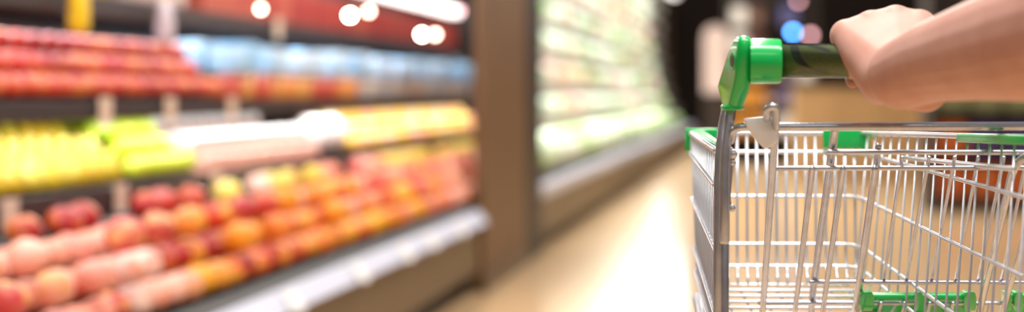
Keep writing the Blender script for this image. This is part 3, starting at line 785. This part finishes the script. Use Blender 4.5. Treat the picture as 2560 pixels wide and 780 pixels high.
# rim
b = B()
tube(b, [(side_x(-1, YN, RZ), YN, RZf(YN)), (side_x(-1, YF, RZ), YF, RZ), (side_x(1, YF, RZ), YF, RZ), (side_x(1, YR - 0.005, RZ), YR - 0.005, RZf(YR, 1))], 0.0032, 14, 0.02)
cobj('rim', b, M['zinc'])
def cbox(nm, lo, hi, mat, bev=0.002, parent=None, label=None):
    b = B(); box(b, lo, hi, bev, 3); return cobj(nm, b, mat, parent, True, label)
xl, xr = side_x(-1, YF, RZ), side_x(1, YF, RZ)
cbox('rim_guard', (xl - 0.003, YF - 0.007, RZ - 0.009), (xl + 0.036, YF + 0.007, RZ + 0.0055), M['green'], 0.002, label='green guard on the front left corner')
b = B(); prism(b, [Vector((xl - 0.006, YF + 0.007, RZ + 0.0055)), Vector((xl - 0.006, YF + 0.007, RZ - 0.023)), Vector((xl - 0.006, YF - 0.010, RZ - 0.023)), Vector((xl - 0.006, YF - 0.010, RZ + 0.0055))], Vector((0.006, 0, 0)), 0.0012); cobj('rim_guard', b, M['green'])
b = B(); prism(b, [Vector((side_x(-1, YF - 0.01, RZ) - 0.001, YF - 0.01, RZ + 0.0035)), Vector((side_x(-1, YF - 0.01, RZ) + 0.016, YF - 0.01, RZ + 0.0035)), Vector((side_x(-1, 1.56, RZ) + 0.012, 1.56, RZf(1.56) + 0.0045)), Vector((side_x(-1, 1.56, RZ) + 0.006, 1.56, RZf(1.56) + 0.0045))], Vector((0, 0, -0.010)), 0.001); cobj('rim_guard', b, M['green'])
pl0, pl1 = W(2056, 330, YF), W(2152, 330, YF)
cbox('name_plate', (pl0.x, YF - 0.010, E - (370 - CY) / F * YF), (pl1.x, YF - 0.0045, RZ + 0.005), M['green'], 0.002, label='blank green plate on the front rim')
cbox('rim_guard', (pl1.x - 0.002, YF - 0.012, E - (372 - CY) / F * YF), (pl1.x + 0.010, YF + 0.007, RZ + 0.0035), M['green'], 0.002)
cbox('rim_guard', (pl1.x + 0.008, YF - 0.007, RZ - 0.006), (pl1.x + 0.020, YF + 0.007, RZ + 0.0045), M['green'], 0.002)
g0y, g1y = 1.575, 1.40
def rx(y): return side_x(1, y, RZ)
def rzz(y): return RZf(y, 1)
b = B(); prism(b, [Vector((rx(g0y) - 0.006, g0y, rzz(g0y) - 0.0065)), Vector((rx(g0y) + 0.006, g0y, rzz(g0y) - 0.0065)), Vector((rx(g0y) + 0.006, g0y, rzz(g0y) + 0.0028)), Vector((rx(g0y) - 0.006, g0y, rzz(g0y) + 0.0028))],
      Vector((rx(g1y) - rx(g0y), g1y - g0y, rzz(g1y) - rzz(g0y))), 0.0015); cobj('rim_guard', b, M['green'], label='green guard along the right rim')
# sloping rail below the right rim, second rail on the left
b = B(); tube(b, [(side_x(1, 1.735, E - .08) - 0.004, 1.735, E - 0.0725), (side_x(1, 1.43, E - .08) - 0.004, 1.43, E - 0.0705)], 0.0027, 10); cobj('side_rail', b, M['zinc'])
# child seat gate -----------------------------------------------------
Y0G = 0.979 * D
def G(px, py, off=0.0):
    Y = Y0G / (1 - 0.847 * (py - CY) / 2600) + off
    return W(px, py, Y)
gate = None
def rod(pts, rpx, nm='gate_rod', off=0.0, bend=0.0, parent=None):
    b = B(); tube(b, [G(x, y, off) for x, y in pts], rpx / F * D, 14, bend)
    return cobj(nm, b, M['chrome'], parent)
gate = rod([(1826, 352), (1836, 317), (2700, 315)], 11.0, 'child_seat_gate', 0.012, 0.012)
gate['label'] = 'leaning steel rod gate across the rear of the basket'
rod([(1917, 298), (1918, 270), (1937, 264), (1941, 292), (1905, 800)], 9.8, 'gate_loop', -0.006, 0.012, gate)     # U loop over the bar
rod([(2088, 322), (2080, 380), (2030, 745), (2027, 800)], 10.5, 'gate_upright', 0.016, 0.02, gate)
rod([(2072, 380), (2700, 381)], 7.0, 'gate_bar', 0.004, 0, gate)
rod([(1934, 421), (2525, 419), (2700, 420)], 6.8, 'gate_bar', 0.002, 0, gate)
rod([(2026, 705), (2700, 707)], 6.8, 'gate_bar', 0.006, 0, gate)
rod([(1897, 757), (2700, 758)], 6.3, 'gate_bar', 0.004, 0, gate)
for a, c, r in (((2031, 420), (1985, 800), 8.0), ((2108, 420), (2054, 800), 8.0), ((2188, 420), (2133, 800), 9.0)):
    rod([a, c], r, 'gate_rod', -0.009, 0, gate)
rod([(2196, 364), (2190, 420), (2140, 800)], 8.0, 'gate_rod', 0.013, 0.01, gate)
for a, c in (((2256, 393), (2209, 699)), ((2323, 393), (2266, 699)), ((2387, 393), (2329, 699)), ((2446, 393), (2389, 699)), ((2510, 393), (2446, 699)), ((2566, 400), (2504, 699)), ((2630, 400), (2570, 699))):
    rod([a, c], 5.0, 'gate_rod', 0.012, 0.0, gate)
rod([(2660, 386), (2560, 388), (2532, 425), (2444, 800)], 10.5, 'gate_loop', -0.012, 0.03, gate)
rod([(2600, 500), (2570, 560), (2500, 800)], 9.5, 'gate_upright', -0.012, 0.02, gate)
for x in (2203, 2262, 2325, 2383, 2476):
    rod([(x, 757), (x - 20, 840)], 5.2, 'gate_rod', -0.009, 0, gate)
# white hinge sleeve
b = B()
pg = [(1858, 297), (1900, 293), (1920, 291), (1937, 296), (1946, 312), (1945, 345), (1938, 362), (1922, 371), (1911, 373), (1893, 353), (1872, 327)]
prism(b, [W(x, y, D + 0.001) for x, y in pg], Vector((0, 0.022, 0)), 0.003)
cobj('hinge_sleeve', b, M['white_plastic'], label='white plastic hinge sleeve')
# green seat flap pieces
def flap(x0, x1, tabs, nm='seat_flap'):
    b = B(); tube(b, [G(x0, 742, 0.008), G(x1, 742, 0.008)], 11.0 / F * 1.7, 16); 
    f = cobj(nm, b, M['green'], label='green plastic seat flap clipped on the lower bar')
    for (a, c) in tabs:
        b = B(); prism(b, [G(a, 731, -0.008), G(c, 731, -0.008), G(c + 4, 745, -0.010), G(c + 4, 768, -0.010), G(c, 778, -0.008), G(a, 778, -0.008), G(a - 2, 765, -0.010), G(a - 2, 745, -0.010)], Vector((0, 0.022, 0)), 0.0018); cobj('clip', b, M['green'], f)
    b = B(); prism(b, [G(x0, 745, 0.018), G(x1, 745, 0.018), G(x1 - 20, 900, 0.018), G(x0 - 30, 900, 0.018)], Vector((0, 0.004, 0)), 0.001); cobj('panel', b, M['green'], f)
flap(2160, 2432, [(2152, 2182), (2291, 2306), (2413, 2438)])
flap(2522, 2660, [(2514, 2527), (2538, 2556)])
# chassis and wheels (below the frame)
b = B()
for x0, x1 in ((0.028, 0.0), (0.372, 0.195)):
    tube(b, [(x0, D + 0.05, 0.72), (x0, D + 0.05, 0.17), (x1, D + 0.42, 0.17), (x1, D + 0.42, 0.20)], 0.009, 12, 0.05)
    tube(b, [(x0, D + 0.05, 0.72), (x1, D + 0.42, FLZ - 0.02)], 0.007, 10)
tube(b, [(0.015, D + 0.22, 0.172), (0.29, D + 0.22, 0.172)], 0.007, 10); tube(b, [(0.002, D + 0.40, 0.172), (0.204, D + 0.40, 0.172)], 0.007, 10)
cobj('chassis', b, M['chrome'])
for x, y in ((0.028, D + 0.06), (0.372, D + 0.06), (0.0, D + 0.39), (0.195, D + 0.39)):
    b = B(); lathe(b, [(0, -0.012), (0.045, -0.012), (0.05, -0.008), (0.05, 0.008), (0.045, 0.012), (0, 0.012)], 24, Matrix.Translation((x, y, 0.0505)) @ Matrix.Rotation(PI / 2, 4, 'Y')); wh = cobj('wheel', b, M['rubber'])
    b = B()
    for s_ in (-1, 1): box(b, (x + s_ * 0.016 - 0.002, y - 0.012, 0.045), (x + s_ * 0.016 + 0.002, y + 0.012, 0.13), 0.001)
    box(b, (x - 0.02, y - 0.015, 0.13), (x + 0.02, y + 0.015, 0.165), 0.003); cobj('caster_fork', b, M['zinc'], wh)

# ------------------------------------------------------------------ person: forearm and hand gripping the bar
def capsule(bm, a, c, ra, rc, n=10, seg=20):
    a, c = Vector(a), Vector(c); L = (c - a).length; t = (c - a).normalized()
    up = t.orthogonal().normalized(); sd = t.cross(up); rings = []
    prof = [(-ra * math.cos(PI / 2 * i / 6), ra * math.sin(PI / 2 * i / 6)) for i in range(0, 7)]
    prof += [(L * i / n, ra + (rc - ra) * i / n) for i in range(1, n)]
    prof += [(L + rc * math.sin(PI / 2 * i / 6), rc * math.cos(PI / 2 * i / 6)) for i in range(0, 7)]
    for x, r in prof:
        p = a + t * x
        if r < 1e-6: rings.append([bm.verts.new(p)])
        else: rings.append([bm.verts.new(p + (up * math.cos(2 * PI * k / seg) + sd * math.sin(2 * PI * k / seg)) * r) for k in range(seg)])
    for q, w in zip(rings, rings[1:]):
        for k in range(seg):
            f = list(dict.fromkeys([q[k % len(q)], q[(k + 1) % len(q)], w[(k + 1) % len(w)], w[k % len(w)]]))
            if len(f) > 2: bm.faces.new(f)
b = B()
def J(px, py, off, rpx): return W(px, py, D + off), rpx * (D + off) / F     # joint, radius as it shows
mcp = [J(2116, 90, 0.004, 43), J(2179, 70, 0.008, 46), J(2240, 60, 0.006, 49), J(2298, 68, -0.006, 46)]
cmc = [J(2208, 196, -0.060, 62), J(2232, 188, -0.062, 68), J(2258, 186, -0.064, 70), J(2292, 190, -0.066, 66)]
def hull(bm, balls):
    """one convex body round a set of balls"""
    t = B()
    for p, q in balls: bmesh.ops.create_icosphere(t, subdivisions=3, radius=q, matrix=Matrix.Translation(p))
    res = bmesh.ops.convex_hull(t, input=t.verts)
    bmesh.ops.delete(t, geom=[v for v in t.verts if not v.link_faces or v in set(res['geom_interior'])], context='VERTS')
    m_ = bpy.data.meshes.new('t'); t.to_mesh(m_); t.free(); bm.from_mesh(m_); bpy.data.meshes.remove(m_)
for k in range(3):
    (m0, r0_), (m1, r1_), (c0_, q0), (c1, q1) = mcp[k], mcp[k + 1], cmc[k], cmc[k + 1]
    hull(b, [(m0, r0_ * 0.93), (m1, r1_ * 0.93), (c0_, q0), (c1, q1)])
for (m, r), (c, q) in zip(mcp, cmc): capsule(b, m, m.lerp(c, 0.30), r, r * 0.98)
# thumb side of the palm, thumb under the bar
th, thr = J(2200, 212, -0.045, 52)
hull(b, [(mcp[0][0], mcp[0][1] * 0.95), (th, thr), cmc[0]])
(tm, tmr), (ti, tir), (tt, ttr) = J(2186, 202, -0.018, 34), J(2186, 211, 0.012, 22), J(2160, 202, 0.038, 13)
capsule(b, th, tm, thr, tmr); capsule(b, tm, ti, tmr * 0.95, tir); capsule(b, ti, tt, tir, ttr)
# fingers closing over the far side of the bar
for (m, r), ln, fr_ in zip(mcp, (0.95, 1.05, 1.0, 0.85), (0.0080, 0.0090, 0.0088, 0.0078)):
    Rf = HR + fr_
    dx = 0.007 if ln == 0.95 else 0.0
    def P(a, rad): return Vector((m.x + dx, HY + rad * math.sin(a), HZ + rad * math.cos(a)))
    pip = P(math.radians(72), Rf * 1.18); dip = P(math.radians(120 * ln), Rf * 1.05); tip = P(math.radians(152 * ln), Rf * 1.03)
    capsule(b, m, pip, r * 0.85, fr_ * 1.08); capsule(b, pip, dip, fr_ * 1.05, fr_); capsule(b, dip, tip, fr_, fr_ * 0.85)
# heel of the hand, wrist and forearm
(h0, h0r), (h1, h1r) = J(2240, 196, -0.070, 74), J(2312, 222, -0.062, 60)
capsule(b, h0, h1, h0r, h1r)
fa = [J(2255, 187, -0.085, 88), J(2340, 152, -0.125, 104), J(2440, 128, -0.18, 125), J(2570, 100, -0.24, 156), J(2760, 55, -0.31, 180), J(3000, 0, -0.38, 190)]
for (p, q), (p2, q2) in zip(fa, fa[1:]): capsule(b, p, p2, q, q2)
arm = obj('person', b, M['skin'])
rm = arm.modifiers.new('r', 'REMESH'); rm.mode = 'VOXEL'; rm.voxel_size = 0.0016; rm.use_smooth_shade = True
sm = arm.modifiers.new('s', 'SMOOTH'); sm.factor = 0.5; sm.iterations = 14
dg = bpy.context.evaluated_depsgraph_get()
me = bpy.data.meshes.new_from_object(arm.evaluated_get(dg))
arm.modifiers.clear(); arm.data = me; me.name = 'person'
for v in me.vertices:                                       # flesh presses against the bar instead of entering it
    dy, dz = v.co.y - HY, v.co.z - HZ
    d = math.hypot(dy, dz)
    if d < HR + 0.0014 and v.co.x > 0.11:
        if d < 1e-6: dy, dz, d = 0, 1, 1
        k = (HR + 0.0014) / d
        v.co.y, v.co.z = HY + dy * k, HZ + dz * k
bm = B(); bm.from_mesh(me)                                  # open the grip where the bar passes through it
def inside(f):
    c = f.calc_center_median(); return c.x > 0.11 and math.hypot(c.y - HY, c.z - HZ) < HR + 0.0009
bmesh.ops.delete(bm, geom=[f for f in bm.faces if inside(f)], context='FACES')
bm.to_mesh(me); bm.free()
for p in me.polygons: p.use_smooth = True
if not me.materials: me.materials.append(M['skin'])
tag(arm, "person's bare forearm and hand reaching in from the right, gripping the push bar", 'person')

# ------------------------------------------------------------------ light
def area(name, loc, rot, sx, sy, power, col=(1, 1, 1), spread=180):
    l = bpy.data.lights.new(name, 'AREA'); l.shape = 'RECTANGLE'; l.size = sx; l.size_y = sy; l.energy = power; l.color = col
    l.spread = math.radians(spread)
    o = bpy.data.objects.new(name, l); C.objects.link(o); o.location = loc; o.rotation_euler = rot; return o
WARM = (1.0, 0.93, 0.84)
# long ceiling strips over the aisle
for y in (1.5, 4.3, 7.6, 13.0, 19.0, 26.0, 33.0):
    area('ceiling_strip', (-0.1 + 0.048 * y, y + 1.0, 3.15), (0, 0, -AT), 0.35, 2.6, 52 if y < 5 else 72, WARM)
for y in (4.0, 12.0, 20.0):
    area('ceiling_strip', (3.2, y, 3.15), (0, 0, 0), 0.35, 2.6, 45, (1.0, 0.86, 0.70))
area('ceiling_strip', (0.0, -1.2, 3.15), (0, 0, 0), 2.6, 0.5, 20, (1.0, 0.96, 0.93))  # unseen fill strip added behind the camera for the trolley's steel
area('ceiling_strip', (0.4, 0.98, 3.15), (0, 0, 0), 2.4, 0.34, 74, (1.0, 0.96, 0.93))  # unseen key strip added over the trolley for the hand and rod streaks
# shelf lights of the near case
def case_light(v0, v1, u, z, power, col, tilt=0.0, w=0.06):
    o = area('shelf_light', A((v0 + v1) / 2, u, z), (0, 0, 0), v1 - v0, w, power, col)
    o.rotation_euler = (Matrix.Rotation(AROT, 3, 'Z') @ Matrix.Rotation(tilt, 3, 'X')).to_euler()
case_light(V0, V2, 0.26, 1.98, 66, (1.0, 0.95, 0.90), math.radians(-8), 0.12)
case_light(V0, V2, 0.70, 1.308, 30, (0.90, 0.96, 1.0))
case_light(V0, V2, 0.53, 0.984, 26, (1.0, 0.98, 0.92))
case_light(V0, V2, 0.47, 0.725, 6, (1.0, 0.96, 0.92))
for z, u in ((0.765, 0.35), (1.065, 0.44), (1.365, 0.52), (1.685, 0.6), (2.005, 0.65), (2.325, 0.65), (2.645, 0.65)):
    case_light(GD + 0.1, G1 - 0.2, u, z, 58, (0.96, 1.0, 0.97))
case_light(GD + 0.1, G1 - 0.2, 0.20, 2.98, 300, (0.97, 1.0, 0.98), math.radians(-12), 0.1)

w = bpy.data.worlds.new('shop_air'); bpy.context.scene.world = w; w.use_nodes = True
nt = w.node_tree; bg = nt.nodes['Background']
tc = nt.nodes.new('ShaderNodeTexCoord'); sx = nt.nodes.new('ShaderNodeSeparateXYZ'); rp = nt.nodes.new('ShaderNodeValToRGB')
nt.links.new(tc.outputs['Generated'], sx.inputs[0])
mr = nt.nodes.new('ShaderNodeMapRange'); mr.inputs['From Min'].default_value = -1; nt.links.new(sx.outputs['Z'], mr.inputs['Value'])
nt.links.new(mr.outputs[0], rp.inputs['Fac'])
el = rp.color_ramp.elements
el[0].position = 0.45; el[0].color = (0.34, 0.31, 0.30, 1); el[1].position = 0.95; el[1].color = (1.0, 0.97, 0.93, 1)
e = el.new(0.62); e.color = (0.70, 0.67, 0.69, 1)
nt.links.new(rp.outputs[0], bg.inputs[0]); bg.inputs[1].default_value = 0.36

# ------------------------------------------------------------------ camera
cd = bpy.data.cameras.new('camera'); cam = bpy.data.objects.new('camera', cd); C.objects.link(cam)
cam.location = (0, 0, E); cam.rotation_euler = (PI / 2, 0, 0)
cd.sensor_fit = 'HORIZONTAL'; cd.sensor_width = 36; cd.lens = 36 * F / 2560
cd.shift_x = (1280 - CX) / 2560; cd.shift_y = -(390 - CY) / 2560
cd.clip_start = 0.05; cd.clip_end = 100
cd.dof.use_dof = True; cd.dof.focus_distance = 1.60
cd.dof.aperture_fstop = cd.lens / 25.0                      # a 25 mm opening
sc = bpy.context.scene; sc.camera = cam
sc.view_settings.view_transform = 'Standard'; sc.view_settings.look = 'None'
sc.view_settings.exposure = 0.0; sc.view_settings.gamma = 1.0; sc.view_settings.use_curve_mapping = False
